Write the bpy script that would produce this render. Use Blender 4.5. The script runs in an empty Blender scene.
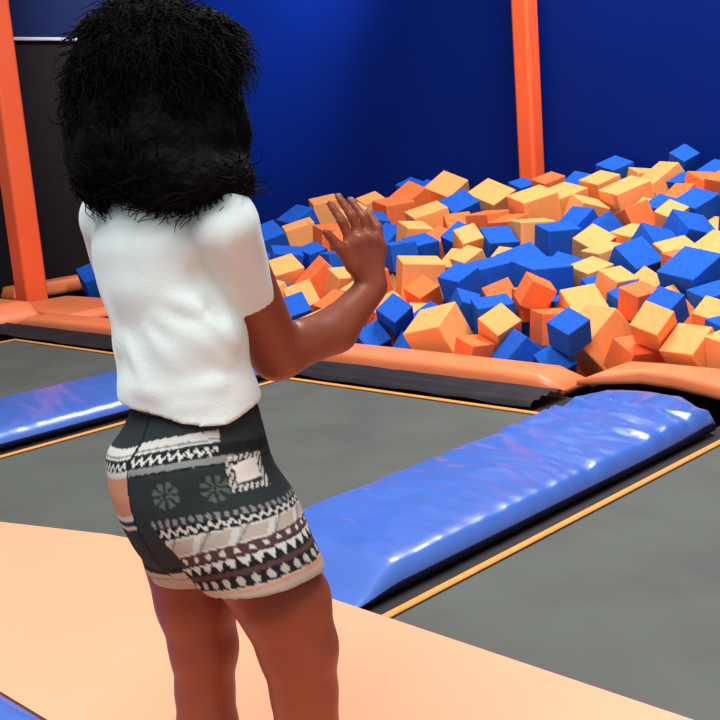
import bpy, bmesh, math, random
import numpy as np
from mathutils import Vector, Matrix, Euler, noise as mnoise

S2 = math.sqrt(2.0)
C = bpy.context.scene.collection
random.seed(4); np.random.seed(4)

# ------------------------------------------------------------------ camera, world, lights, exposure
scene = bpy.context.scene
cam_data = bpy.data.cameras.new('camera')
cam = bpy.data.objects.new('camera', cam_data); C.objects.link(cam)
cam_data.sensor_width = 36.0; cam_data.lens = 36.0 * 1113.0 / 720.0
cam_data.clip_start = 0.05
pitch, roll = math.radians(11.35), math.radians(4.5)
fwd = Vector((0, math.cos(pitch), -math.sin(pitch)))
r0 = Vector((1, 0, 0)); u0 = r0.cross(fwd)
R = r0 * math.cos(roll) - u0 * math.sin(roll); U = R.cross(fwd)
cam.matrix_world = Matrix(((R.x, U.x, -fwd.x, 0), (R.y, U.y, -fwd.y, 0), (R.z, U.z, -fwd.z, 1.10), (0, 0, 0, 1)))
scene.camera = cam

world = bpy.data.worlds.new('world'); scene.world = world; world.use_nodes = True
bg = world.node_tree.nodes['Background']
bg.inputs['Color'].default_value = (0.92, 0.95, 1.0, 1); bg.inputs['Strength'].default_value = 0.38

def area(name, loc, size, power, target=None, col=(1, 1, 1)):
    d = bpy.data.lights.new(name, 'AREA'); d.shape = 'RECTANGLE'; d.size, d.size_y = size; d.energy = power; d.color = col
    o = bpy.data.objects.new(name, d); C.objects.link(o); o.location = loc
    if target is not None:
        o.rotation_euler = (Vector(target) - Vector(loc)).to_track_quat('-Z', 'Y').to_euler()
    return o
area('ceiling_lamp_court', (-0.8, 0.2, 5.2), (3.0, 3.0), 350, (0.0, 2.6, 0), (1, .985, .965))
area('ceiling_lamp_pit', (1.9, 6.0, 4.9), (2.4, 1.6), 330, (1.2, 5.4, 0), (1, .98, .95))
sd_ = bpy.data.lights.new('wall_spot', 'SPOT'); sd_.energy = 3000; sd_.spot_size = math.radians(62); sd_.spot_blend = 1.0; sd_.shadow_soft_size = .25
so_ = bpy.data.objects.new('wall_spot', sd_); C.objects.link(so_); so_.location = (0.5, 7.9, 4.9)
so_.rotation_euler = (Vector((-.62, 10.35, 2.9)) - so_.location).to_track_quat('-Z', 'Y').to_euler()
scene.view_settings.view_transform = 'Standard'
scene.view_settings.look = 'None'
scene.view_settings.gamma = 1.0
scene.view_settings.use_curve_mapping = False
scene.view_settings.exposure = 0.0

# ------------------------------------------------------------------ helpers
def W(u, v, z=0.0):            # court axes: u runs along the blue pads, v along the pit rim
    return Vector(((u + v) / S2, (u - v) / S2, z))

def lin(r, g, b):
    f = lambda c: (c / 255 / 12.92) if c <= 10.3 else ((c / 255 + .055) / 1.055) ** 2.4
    return (f(r), f(g), f(b), 1.0)

def mat(name, rgb, rough=.6, spec=.5, rgb2=None, nscale=4.0, bump=0.0, bscale=30.0, sheen=0.0, coat=0.0, stretch=None):
    m = bpy.data.materials.new(name); m.use_nodes = True
    nt = m.node_tree; b = nt.nodes['Principled BSDF']
    b.inputs['Roughness'].default_value = rough; b.inputs['Specular IOR Level'].default_value = spec
    b.inputs['Sheen Weight'].default_value = sheen; b.inputs['Coat Weight'].default_value = coat
    tc = nt.nodes.new('ShaderNodeTexCoord')
    src = tc.outputs['Object']
    if stretch:
        mp = nt.nodes.new('ShaderNodeMapping'); mp.inputs['Scale'].default_value = stretch[0]; mp.inputs['Rotation'].default_value = stretch[1]
        nt.links.new(src, mp.inputs['Vector']); src = mp.outputs['Vector']
    if rgb2 is None: rgb2 = tuple(max(0, c * .93) for c in rgb)
    n = nt.nodes.new('ShaderNodeTexNoise'); n.inputs['Scale'].default_value = nscale; n.inputs['Detail'].default_value = 4
    nt.links.new(src, n.inputs['Vector'])
    r = nt.nodes.new('ShaderNodeValToRGB')
    r.color_ramp.elements[0].position = .35; r.color_ramp.elements[1].position = .65
    r.color_ramp.elements[0].color = lin(*rgb2); r.color_ramp.elements[1].color = lin(*rgb)
    nt.links.new(n.outputs['Fac'], r.inputs['Fac']); nt.links.new(r.outputs['Color'], b.inputs['Base Color'])
    if bump:
        n2 = nt.nodes.new('ShaderNodeTexNoise'); n2.inputs['Scale'].default_value = bscale; n2.inputs['Detail'].default_value = 3
        nt.links.new(src, n2.inputs['Vector'])
        bp = nt.nodes.new('ShaderNodeBump'); bp.inputs['Strength'].default_value = bump; bp.inputs['Distance'].default_value = .01
        nt.links.new(n2.outputs['Fac'], bp.inputs['Height']); nt.links.new(bp.outputs['Normal'], b.inputs['Normal'])
    return m

def link(name, bm, m, parent=None, smooth=True, wn=False):
    me = bpy.data.meshes.new(name)
    if isinstance(bm, tuple):
        me.from_pydata([tuple(p) for p in bm[0]], [], [tuple(f) for f in bm[1]]); me.update()
    else:
        bmesh.ops.recalc_face_normals(bm, faces=bm.faces[:]); bm.to_mesh(me); bm.free()
    if m: me.materials.append(m)
    if smooth:
        for p in me.polygons: p.use_smooth = True
    o = bpy.data.objects.new(name, me); C.objects.link(o)
    if parent: o.parent = parent
    if wn:
        md = o.modifiers.new('normals', 'WEIGHTED_NORMAL'); md.keep_sharp = False; md.weight = 100
    return o

def tag(o, label, cat, group=None):
    o['label'] = label; o['category'] = cat
    if group: o['group'] = group
    return o

def struct(o):
    o['kind'] = 'structure'; return o

def empty(name, loc=(0, 0, 0)):
    o = bpy.data.objects.new(name, None); C.objects.link(o); o.location = loc; return o

def slab(poly, z0, z1, bevel=0.0, segs=3):
    """prism over a (u,v) polygon"""
    bm = bmesh.new()
    lo = [bm.verts.new(W(u, v, z0)) for u, v in poly]; hi = [bm.verts.new(W(u, v, z1)) for u, v in poly]
    n = len(poly)
    bm.faces.new(lo[::-1]); bm.faces.new(hi)
    for i in range(n): bm.faces.new((lo[i], lo[(i + 1) % n], hi[(i + 1) % n], hi[i]))
    if bevel:
        bmesh.ops.bevel(bm, geom=[e for e in bm.edges], offset=bevel, segments=segs, profile=.5, affect='EDGES')
    return bm

def rect(u0, u1, v0, v1): return [(u0, v0), (u1, v0), (u1, v1), (u0, v1)]

def flat(o, angle=35):
    me = o.data
    for p in me.polygons: p.use_smooth = False
    return o

def pad(u0, u1, v0, v1, z0, z1, puff=.02, nu=70, nv=26, edge=.035, wr=0.0, seed=0, wr_end=None, tuck=0.0, lift=0.0, front=None, back=None):
    """a stuffed vinyl mat: rounded rim, puffed top, creases; grid top + skirt + bottom"""
    bm = bmesh.new(); top = []
    L, Wd = u1 - u0, v1 - v0
    us = [0, .012, .03, .06] + [.06 + .88 * k / nu for k in range(1, nu)] + [.94, .97, .988, 1]
    vs = [0, .03, .07, .12] + [.12 + .76 * k / nv for k in range(1, nv)] + [.88, .93, .97, 1]
    for a in us:
        row = []
        for b in vs:
            du = min(a, 1 - a) * L; dv = min(b, 1 - b) * Wd
            e = lambda d: math.sqrt(max(0, 1 - (1 - min(1, d / edge)) ** 2))
            h = z0 + (z1 - z0) * (.35 + .65 * e(du) * e(dv)) + puff * math.sin(math.pi * b) ** .6 * math.sin(math.pi * a) ** .35
            vv = v0 + b * Wd; uu = u0 + a * L + (front(vv) * (1 - a) if front else 0) + (back(b) * a ** 6 if back else 0)
            if tuck:
                q = min(1, max(0, (a * L - .16) / tuck)); q = q * q * (3 - 2 * q); h = (z0 + .004) + (h - z0 - .004) * q
            if lift:
                h += lift * min(1, max(0, (a - .72) / .25)) ** 2 * e(du) ** .5
            if wr:
                k = wr * e(du) * e(dv) * (q if tuck else 1)
                w = 1.0
                if wr_end: w = .45 + 1.3 * math.exp(-((uu - wr_end) / .5) ** 2)
                q = mnoise.noise(Vector((uu * 11 + 3.5 * vv, vv * 3.2 - uu * 2, seed)))
                q2 = mnoise.noise(Vector((uu * 17 - 5 * vv, vv * 6 + uu * 3, seed + 5)))
                h += k * w * ((1 - abs(q) * 2.2) * .75 + .35 * q2)
            row.append(bm.verts.new(W(uu, vv, h)))
        top.append(row)
    for i in range(len(us) - 1):
        for j in range(len(vs) - 1):
            bm.faces.new((top[i][j], top[i + 1][j], top[i + 1][j + 1], top[i][j + 1]))
    loop = top[0][:] + [r[-1] for r in top[1:]] + top[-1][-2::-1] + [r[0] for r in top[-2:0:-1]]
    low = [bm.verts.new((p.co.x, p.co.y, z0)) for p in loop]
    for i in range(len(loop)):
        j = (i + 1) % len(loop); bm.faces.new((loop[i], low[i], low[j], loop[j]))
    bm.faces.new(low)
    return bm

# ------------------------------------------------------------------ materials
M = {}
M['deck'] = mat('apricot_vinyl', (255, 172, 134), .5, .3, (253, 166, 128), 1.2, .06, 14)
M['rim'] = mat('orange_vinyl', (250, 138, 88), .42, .45, (244, 128, 78), 2.0, .06, 20)
M['post'] = mat('orange_post_vinyl', (255, 104, 56), .45, .35, (252, 97, 50), 1.5, .05, 10)
M['blue_vinyl'] = mat('blue_vinyl', (72, 112, 200), .34, .6, (66, 104, 192), 1.5, .25, 9, coat=.25)
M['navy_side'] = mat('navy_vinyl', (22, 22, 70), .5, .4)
M['bed'] = mat('black_mesh_bed', (90, 94, 87), .7, .3, (82, 85, 81), 3.0, .12, 220)
M['black'] = mat('black_frame_cover', (36, 30, 34), .6, .35, (26, 21, 26), 6.0, .3, 18)
M['stripe'] = mat('orange_webbing', (240, 158, 78), .6, .3, (232, 148, 70), 30)
M['wall_blue'] = mat('blue_wall_vinyl', (2, 32, 116), .6, .08, (2, 29, 110), .8, .1, 2.5)
M['wall_navy'] = mat('navy_wall_panel', (12, 24, 62), .7, .1)
M['wall_black'] = mat('black_wall_panel', (20, 15, 19), .8, .15)
M['maroon'] = mat('maroon_wall', (70, 12, 18), .7, .2)
M['steel'] = mat('grey_rail', (170, 170, 175), .4, .5)
M['floor'] = mat('concrete', (60, 58, 58), .8, .3, (50, 48, 48))
M['foam_blue'] = mat('foam_blue', (28, 94, 200), .85, .2, (24, 86, 190), 9, .12, 160)
M['foam_orange'] = mat('foam_orange', (255, 172, 104), .85, .2, (253, 164, 96), 9, .12, 160)
M['foam_deep'] = mat('foam_tangerine', (252, 122, 68), .85, .2, (246, 114, 60), 9, .12, 160)

# ------------------------------------------------------------------ setting
fl = bmesh.new()
for q in ((-3, -17), (9, -17), (9, 6), (-3, 6)): fl.verts.new(W(*q, -.40))
fl.faces.new(fl.verts[:]); struct(link('floor', fl, M['floor'], smooth=False))
struct(link('floor_platform', slab([(-1, 2.4), (-1, -1.75), (.97, -1.75), (.97, -7), (1.3, -7), (1.5, -2.6), (1.5, 2.4)], -.40, -.03), M['floor'], smooth=False))
UW = 6.95; VL = -8.95
struct(link('wall_back', slab(rect(UW, UW + .15, VL - .15, 1.2), -.40, 5.2), M['wall_blue'], smooth=False))
struct(link('wall_left', slab(rect(4.1, UW - .002, VL - .15, VL), -.40, 2.12), M['wall_black'], smooth=False))
struct(link('wall_left_upper', slab(rect(4.1, UW - .002, VL - .15, VL + .02), 2.15, 5.2), M['wall_navy'], smooth=False))
struct(link('trim_1', slab(rect(4.1, UW - .004, VL - .02, VL + .05), 2.12, 2.15, .008), M['steel']))
struct(link('wall_far', slab(rect(5.2, 5.35, VL - 8, VL - .16), -.40, 5.2), M['maroon'], smooth=False))

struct(link('wall_front', slab([(4.03, -8.1), (4.08, -8.1), (4.08, -2.64), (4.22, -2.64), (4.22, .6), (4.17, .6), (4.17, -2.68), (4.03, -2.68)], -.40, -.055), M['wall_black'], smooth=False))

# ------------------------------------------------------------------ walkway, trampolines, blue pads
deck = link('padded_walkway', slab([(.15, 2.3), (.15, -1.80), (.985, -1.86), (.985, -3.2), (.985, -6.8), (1.25, -6.8), (1.30, -5), (1.38, -4.1), (1.50, -3.3),
        (1.60, -3.02), (1.68, -2.8), (1.72, -2.55), (1.725, -2.0), (1.72, 2.3)], -.024, .0, .010), M['deck'], wn=True)
tag(deck, 'wide pale orange padded walkway under the girl, in front of the trampolines', 'walkway')

def trampoline(v0, v1, label, stripes):
    t = empty('trampoline', W(2.6, (v0 + v1) / 2, -.40)); tag(t, label, 'trampoline', 'black trampolines in a row')
    inv = Matrix.Translation(-t.location)
    ua, ub = 1.56, 3.55
    bm = bmesh.new(); n = 24; g = []
    for i in range(n + 1):
        g.append([])
        for j in range(n + 1):
            a, b = i / n, j / n
            z = -.045 - .02 * math.sin(math.pi * a) * math.sin(math.pi * b)
            g[-1].append(bm.verts.new(W(ua + (ub - ua) * a, v0 + (v1 - v0) * b, z)))
    for i in range(n):
        for j in range(n): bm.faces.new((g[i][j], g[i + 1][j], g[i + 1][j + 1], g[i][j + 1]))
    bm.transform(inv); link('bed', bm, M['bed'], t)
    bm = bmesh.new()                       # webbing sewn round the rim
    w = .024
    def strip(u0, u1, a, b):
        s = slab(rect(u0, u1, a, b), -.044, -.036, .003, 1); me = bpy.data.meshes.new('x'); s.to_mesh(me); s.free(); bm.from_mesh(me); bpy.data.meshes.remove(me)
    strip(ub - w, ub, v0, v1); strip(ua, ub - w, v0, v0 + w); strip(ua, ub - w, v1 - w, v1)
    bm.transform(inv); link('edge_webbing', bm, M['stripe'], t, smooth=False)
    bm = bmesh.new()                       # steel frame under the pads
    for q in (rect(ua, ub + .3, v0 - .10, v0 - .005), rect(ua, ub + .3, v1 + .005, v1 + .10), rect(ub + .005, ub + .3, v0 - .005, v1 + .005)):
        s = slab(q, -.10, -.05); me = bpy.data.meshes.new('x'); s.to_mesh(me); s.free(); bm.from_mesh(me); bpy.data.meshes.remove(me)
    bm.transform(inv); link('frame', bm, M['black'], t, smooth=False)
    for uu in (ua + .1, ub + .15):
        for vv in (v0 - .05, v1 + .05):
            s = slab(rect(uu - .03, uu + .03, vv - .03, vv + .03), -.40, -.10); s.transform(inv); link('leg', s, M['black'], t, smooth=False)
    return t
trampoline(-6.75, -4.98, 'black trampoline farthest left, behind the blue pad left of the girl', 0)
trampoline(-4.08, -2.46, 'black trampoline in the middle, behind the girl and between two blue pads', 0)
trampoline(-1.78, -.2, 'black trampoline nearest, right of the shiny wrinkled blue pad', 0)

def blue_pad(u0, u1, v0, v1, label, wr, wend=None, seed=0):
    o = link('blue_pad', pad(u0, u1, v0, v1, -.034, .026, .018, nu=150, nv=50, wr=wr, seed=seed, wr_end=wend, tuck=.2 if wend else 0, lift=.012 if wend else 0, back=(lambda b: (.12) * max(0, math.sin(math.pi * min(1, b * 1.02))) ** 1.3) if wend else None), M['blue_vinyl'])
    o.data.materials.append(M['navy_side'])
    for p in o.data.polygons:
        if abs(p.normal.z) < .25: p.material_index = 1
    return tag(o, label, 'pad', 'blue vinyl pads between trampolines')
blue_pad(1.58, 3.62, -2.40, -1.84, 'long shiny blue vinyl pad right of the girl, wrinkled at its far end', .016, 3.45, 1)
blue_pad(1.80, 3.55, -4.83, -4.16, 'blue vinyl pad left of the girl, running behind her waist', .004, None, 7)
blue_pad(-.9, .965, -2.42, -1.88, 'blue pad cut off at the bottom left corner, before the walkway edge', .003, None, 9)

# spring covers and pit rim
def ridge_cover(u0, u1, v0, v1, label):
    bm = bmesh.new(); nu, nv = 22, 80; g = []
    for i in range(nu + 1):
        g.append([])
        for j in range(nv + 1):
            a, b = i / nu, j / nv
            z = -.028 + .028 * math.sin(math.pi * a) ** .5 + .006 * math.sin(a * 26 + mnoise.noise(Vector((a * 3, b * 9, 2))) * 3)
            g[-1].append(bm.verts.new(W(u0 + (u1 - u0) * a, v0 + (v1 - v0) * b, z)))
    for i in range(nu):
        for j in range(nv): bm.faces.new((g[i][j], g[i + 1][j], g[i + 1][j + 1], g[i][j + 1]))
    return tag(link('spring_cover', bm, M['black'], None), label, 'cover', 'black spring covers along the pit rim')
ridge_cover(3.57, 3.845, -4.95, -2.62, 'black rumpled spring cover behind the middle trampoline, below the orange pit rim')
ridge_cover(3.57, 3.84, -7.3, -5.0, 'black spring cover at the far left, below the orange rim near the post')

def rim(u0, u1, v0, v1, z1, label, name='rim_pad', z0=-.05, front=None):
    o = link(name, pad(u0, u1, v0, v1, z0, z1, .012, nu=14, nv=60, edge=.03, front=front), M['rim'])
    return tag(o, label, 'pad', 'orange pads round the foam pit')
rim(3.85, 4.08, -7.28, -2.66, .03, 'long orange rim pad along the front of the foam pit, behind the middle trampoline')
rim(3.94, 4.22, -2.62, .6, .045, 'orange rim pad at the right, above the wrinkled end of the blue pad', z0=-.01, front=lambda v: float(np.interp(v, [-2.62, -2.36, -1.95, -1.5, .6], [-.03, .13, -.02, -.08, -.08])))
rim(3.72, 4.08, -10.4, -7.34, .10, 'orange pad at the left edge of the photo, in front of the leaning post')
rim(4.105, 4.72, -8.0, -6.95, .02, 'broad flat orange pad in the pit corner, between the left post and the girl')
rim(4.62, 6.8, VL + .01, VL + .25, .06, 'narrow orange pad at the foot of the black wall, behind the left post')

def post(u, v, w, z0, z1, lean, label):
    t = empty('padded_post', W(u, v, z0)); tag(t, label, 'post', 'orange padded posts')
    s = slab(rect(-w / 2, w / 2, -w / 2, w / 2), 0, z1 - z0, .03)
    for p in s.verts:
        p.co.x += lean * p.co.z
    link('post_sleeve', s, M['post'], t, wn=True)
    b = slab(rect(-w * .75, w * .75, -w * .75, w * .75), -.06, .03, .015); link('foot_pad', b, M['post'], t, wn=True)
    return t
post(4.52, -8.22, .20, -.33, 5.0, 0, 'thick orange padded post at the left edge, rising from the corner of the foam pit')
post(UW - .13, -4.885, .15, -.1, 5.0, 0, 'orange padded post against the blue wall behind the foam cubes')

# ------------------------------------------------------------------ foam cubes in the pit
def foam_mesh(name, m, seed):
    bm = bmesh.new(); bmesh.ops.create_cube(bm, size=1.0)
    rnd = random.Random(seed)
    for v in bm.verts: v.co += Vector((rnd.uniform(-.012, .012), rnd.uniform(-.012, .012), rnd.uniform(-.012, .012)))
    bmesh.ops.bevel(bm, geom=bm.edges[:], offset=.035, segments=3, profile=.6, affect='EDGES')
    for f in bm.faces: f.smooth = f.calc_area() < .1
    me = bpy.data.meshes.new(name); bm.to_mesh(me); bm.free(); me.materials.append(m); return me
FOAM = {k: [foam_mesh('foam_cube', M[m], 11 * i + ord(k)) for i in range(3)] for k, m in (('o', 'foam_orange'), ('d', 'foam_deep'), ('b', 'foam_blue'))}
CUBES = [  # x, y, z, edge, colour, rotation, label
(-0.63, 8.482, 0.337, 0.25, 'b', 0.37, -0.28, 0.33, 'tilted blue foam cube, fifth blue left of post, fifth row above the rim'),
(-0.41, 9.292, 0.407, 0.244, 'b', 0.12, -0.47, 0.56, 'tilted blue foam cube, fifth blue left of post, sixth row above the rim'),
(-0.272, 7.802, 0.288, 0.156, 'b', 0.29, -0.2, 0.58, 'tilted blue foam cube, third blue left of post, fourth row above the rim'),
(-0.456, 7.647, 0.277, 0.204, 'b', 0.2, 0.14, 0.17, 'level blue foam cube, fourth blue left of post, fourth row above the rim'),
(-0.373, 8.58, 0.367, 0.232, 'o', 0.11, -0.23, 0.14, 'level pale orange foam cube, third pale orange left of post, fifth row above the rim'),
(-0.189, 9.514, 0.491, 0.23, 'o', 0.15, -0.13, 0.17, 'level pale orange foam cube, fifth pale orange left of post, sixth row above the rim'),
(-0.143, 8.135, 0.367, 0.213, 'd', 0.11, 0.05, 0.35, 'level deep orange foam cube, second deep orange left of post, fifth row above the rim'),
(-0.453, 7.336, 0.22, 0.209, 'o', 0.4, -0.18, 0.4, 'tilted pale orange foam cube, sixth pale orange left of post, third row above the rim'),
(-0.2, 7.147, 0.175, 0.25, 'd', 0.1, -0.75, 0.12, 'corner-up deep orange foam cube, fourth deep orange left of post, third row above the rim'),
(-0.122, 7.384, 0.288, 0.14, 'b', 0.0, -0.0, 0.52, 'level blue foam cube, second blue left of post, fourth row above the rim'),
(-0.455, 7.082, 0.116, 0.14, 'b', 0.17, -0.4, 0.54, 'blue foam cube almost wholly buried under its neighbours in the pit'),
(-0.318, 6.666, 0.141, 0.176, 'o', 0.84, -0.27, 0.23, 'corner-up pale orange foam cube, fourth pale orange left of post, second row above the rim'),
(-0.355, 6.408, 0.119, 0.158, 'b', 0.67, -0.22, 0.27, 'corner-up blue foam cube, fourth blue left of post, second row above the rim'),
(-0.654, 8.041, 0.22, 0.174, 'b', 0.27, -0.22, 0.67, 'blue foam cube almost wholly buried under its neighbours in the pit'),
(-0.111, 6.399, 0.115, 0.169, 'd', 0.12, -0.47, 0.56, 'tilted deep orange foam cube, second deep orange left of post, second row above the rim'),
(-0.2, 6.18, 0.041, 0.176, 'o', 0.27, -0.28, 0.34, 'tilted pale orange foam cube, third pale orange left of post, second row above the rim'),
(-0.057, 5.991, 0.067, 0.16, 'b', 0.16, -0.36, 0.7, 'blue foam cube almost wholly buried under its neighbours in the pit'),
(-0.018, 6.218, 0.095, 0.164, 'd', 0.33, -0.12, 0.33, 'tilted deep orange foam cube, first deep orange left of post, second row above the rim'),
(-0.514, 6.828, 0.153, 0.183, 'o', 0.12, -0.47, 0.56, 'tilted pale orange foam cube, seventh pale orange left of post, third row above the rim'),
(0.193, 9.077, 0.522, 0.183, 'o', 0.28, -0.25, 0.34, 'tilted pale orange foam cube, third pale orange left of post, seventh row above the rim'),
(0.338, 8.367, 0.495, 0.239, 'd', 0.16, -0.07, 0.43, 'level deep orange foam cube, fifth deep orange left of post, seventh row above the rim'),
(0.496, 8.694, 0.545, 0.237, 'd', 0.26, -0.56, 0.37, 'tilted deep orange foam cube, fourth deep orange left of post, seventh row above the rim'),
(0.555, 7.733, 0.452, 0.25, 'o', 0.14, -0.24, 0.18, 'level pale orange foam cube, second pale orange left of post, seventh row above the rim'),
(0.422, 7.421, 0.408, 0.183, 'o', 0.22, 0.11, 0.35, 'level pale orange foam cube, third pale orange left of post, sixth row above the rim'),
(0.178, 8.138, 0.451, 0.167, 'b', 0.36, 0.24, 0.35, 'tilted blue foam cube, fourth blue left of post, sixth row above the rim'),
(0.273, 7.599, 0.369, 0.184, 'b', 0.15, -0.59, 0.58, 'tilted blue foam cube, fourth blue left of post, fifth row above the rim'),
(0.305, 6.915, 0.35, 0.174, 'b', -0.02, -0.08, 0.26, 'level blue foam cube, third blue left of post, fifth row above the rim'),
(0.442, 7.089, 0.346, 0.173, 'b', 0.24, -0.11, 0.42, 'level blue foam cube, second blue left of post, fifth row above the rim'),
(0.519, 9.105, 0.624, 0.164, 'b', 0.22, -0.32, 0.52, 'tilted blue foam cube, third blue left of post, eighth row above the rim'),
(0.647, 8.989, 0.603, 0.162, 'b', 0.22, -0.32, 0.52, 'tilted blue foam cube, second blue left of post, eighth row above the rim'),
(0.787, 8.78, 0.588, 0.248, 'o', 0.4, -0.49, 0.64, 'tilted pale orange foam cube, second pale orange left of post, eighth row above the rim'),
(0.788, 7.836, 0.518, 0.208, 'b', 0.44, -0.34, 0.32, 'tilted blue foam cube, first blue left of post, seventh row above the rim'),
(0.727, 7.469, 0.426, 0.179, 'd', 0.52, -0.04, 0.08, 'tilted deep orange foam cube, third deep orange left of post, seventh row above the rim'),
(0.695, 7.041, 0.388, 0.172, 'b', 0.4, -0.51, 0.57, 'tilted blue foam cube, third blue left of post, sixth row above the rim'),
(0.58, 7.276, 0.349, 0.187, 'd', 0.22, -0.32, 0.52, 'tilted deep orange foam cube, first deep orange left of post, sixth row above the rim'),
(0.386, 6.492, 0.243, 0.25, 'o', 0.08, 0.1, 0.1, 'level pale orange foam cube, first pale orange left of post, fourth row above the rim'),
(0.64, 6.658, 0.279, 0.162, 'o', 0.09, -0.6, 0.68, 'tilted pale orange foam cube, second pale orange left of post, fifth row above the rim'),
(0.581, 5.991, 0.269, 0.165, 'b', 0.13, -0.41, 0.63, 'tilted blue foam cube, first blue left of post, fourth row above the rim'),
(0.197, 6.256, 0.1, 0.175, 'o', 0.03, -0.5, 0.16, 'tilted pale orange foam cube, third pale orange left of post, third row above the rim'),
(0.385, 6.239, 0.183, 0.15, 'd', 0.38, -0.41, 0.49, 'tilted deep orange foam cube, second deep orange left of post, third row above the rim'),
(0.353, 6.08, 0.076, 0.14, 'o', 0.6, 0.16, 0.3, 'tilted pale orange foam cube, first pale orange left of post, third row above the rim'),
(0.4, 5.908, 0.096, 0.14, 'b', 0.13, -0.49, 0.29, 'tilted blue foam cube, third blue left of post, third row above the rim'),
(0.204, 5.847, 0.153, 0.14, 'b', 0.6, -0.55, 0.56, 'corner-up blue foam cube, third blue left of post, second row above the rim'),
(0.273, 5.79, -0.056, 0.16, 'b', 0.43, -0.83, 0.55, 'corner-up blue foam cube, first blue left of post, lowest row at the rim'),
(0.08, 5.845, 0.02, 0.14, 'b', 0.8, -0.39, 0.35, 'corner-up blue foam cube, second blue left of post, lowest row at the rim'),
(0.179, 6.051, 0.057, 0.158, 'd', 0.32, 0.35, 0.37, 'tilted deep orange foam cube, second deep orange left of post, lowest row at the rim'),
(0.412, 5.605, 0.07, 0.227, 'o', 0.44, -0.23, -0.67, 'tilted pale orange foam cube, second pale orange left of post, second row above the rim'),
(1.02, 8.004, 0.538, 0.25, 'o', 0.38, -0.37, 0.67, 'tilted pale orange foam cube, first pale orange left of post, eighth row above the rim'),
(0.904, 7.274, 0.448, 0.206, 'd', -0.05, -0.05, 0.7, 'level deep orange foam cube, second deep orange left of post, seventh row above the rim'),
(1.427, 7.895, 0.632, 0.175, 'd', 0.19, -0.25, 0.35, 'tilted deep orange foam cube, first deep orange right of post, ninth row above the rim'),
(1.213, 7.281, 0.529, 0.25, 'o', 0.16, -0.22, 0.26, 'level pale orange foam cube, first pale orange right of post, eighth row above the rim'),
(1.439, 7.482, 0.525, 0.25, 'o', 0.16, -0.23, 0.43, 'level pale orange foam cube, second pale orange right of post, eighth row above the rim'),
(1.118, 6.869, 0.403, 0.221, 'o', 0.01, 0.03, 0.18, 'level pale orange foam cube, first pale orange left of post, seventh row above the rim'),
(1.019, 7.104, 0.428, 0.185, 'd', -0.05, -0.19, 0.71, 'level deep orange foam cube, first deep orange left of post, seventh row above the rim'),
(0.896, 6.844, 0.361, 0.192, 'b', 0.46, 0.03, 0.24, 'tilted blue foam cube, second blue left of post, sixth row above the rim'),
(0.918, 6.645, 0.282, 0.143, 'o', 0.09, -0.6, 0.68, 'tilted pale orange foam cube, first pale orange left of post, sixth row above the rim'),
(1.235, 6.647, 0.38, 0.212, 'b', 0.14, 0.0, 0.21, 'level blue foam cube, first blue right of post, sixth row above the rim'),
(1.591, 7.684, 0.624, 0.169, 'b', 0.2, -0.52, 0.55, 'tilted blue foam cube, first blue right of post, ninth row above the rim'),
(1.255, 8.06, 0.616, 0.146, 'b', 0.31, -0.17, 0.5, 'tilted blue foam cube, first blue left of post, eighth row above the rim'),
(1.421, 6.87, 0.446, 0.179, 'b', 0.07, -0.62, 0.51, 'tilted blue foam cube, first blue right of post, seventh row above the rim'),
(1.408, 6.45, 0.354, 0.179, 'o', 0.48, -0.4, 0.53, 'tilted pale orange foam cube, first pale orange right of post, sixth row above the rim'),
(0.991, 6.432, 0.254, 0.227, 'b', 0.31, -0.27, 0.17, 'tilted blue foam cube, first blue left of post, sixth row above the rim'),
(0.773, 6.21, 0.229, 0.25, 'b', 0.04, -0.15, 0.21, 'level blue foam cube, first blue left of post, fifth row above the rim'),
(0.68, 6.429, 0.325, 0.147, 'o', 0.16, -0.46, 0.46, 'tilted pale orange foam cube, first pale orange left of post, fifth row above the rim'),
(0.713, 6.779, 0.42, 0.14, 'o', 0.67, -0.22, 0.27, 'corner-up pale orange foam cube, second pale orange left of post, sixth row above the rim'),
(1.001, 5.922, 0.24, 0.25, 'b', 0.12, 0.01, 0.35, 'level blue foam cube, first blue right of post, fifth row above the rim'),
(1.076, 5.663, 0.124, 0.17, 'b', -0.01, -0.05, 0.18, 'level blue foam cube, first blue right of post, fourth row above the rim'),
(1.179, 6.182, 0.232, 0.193, 'b', 0.25, -0.55, 0.62, 'tilted blue foam cube, second blue right of post, sixth row above the rim'),
(1.266, 5.713, 0.183, 0.171, 'b', 0.63, -0.1, 0.42, 'tilted blue foam cube, second blue right of post, fifth row above the rim'),
(0.772, 5.86, 0.183, 0.154, 'd', 0.84, -0.29, 0.17, 'corner-up deep orange foam cube, first deep orange left of post, fourth row above the rim'),
(0.704, 5.638, 0.129, 0.193, 'b', 0.13, -0.08, 0.07, 'level blue foam cube, first blue left of post, third row above the rim'),
(0.578, 5.819, 0.163, 0.143, 'b', 0.46, 0.38, 0.27, 'tilted blue foam cube, second blue left of post, third row above the rim'),
(0.899, 5.657, 0.185, 0.158, 'd', 0.01, 0.05, 0.18, 'level deep orange foam cube, first deep orange left of post, third row above the rim'),
(0.699, 5.405, 0.115, 0.153, 'o', 0.59, -0.41, 0.43, 'corner-up pale orange foam cube, first pale orange left of post, second row above the rim'),
(0.774, 5.232, -0.001, 0.181, 'b', 0.09, -0.8, 0.12, 'corner-up blue foam cube, second blue left of post, second row above the rim'),
(0.9, 5.051, -0.013, 0.145, 'b', 0.81, -0.4, 0.24, 'corner-up blue foam cube, first blue right of post, lowest row at the rim'),
(0.944, 5.342, 0.117, 0.161, 'd', 0.02, 0.07, 0.21, 'level deep orange foam cube, first deep orange right of post, third row above the rim'),
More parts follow.
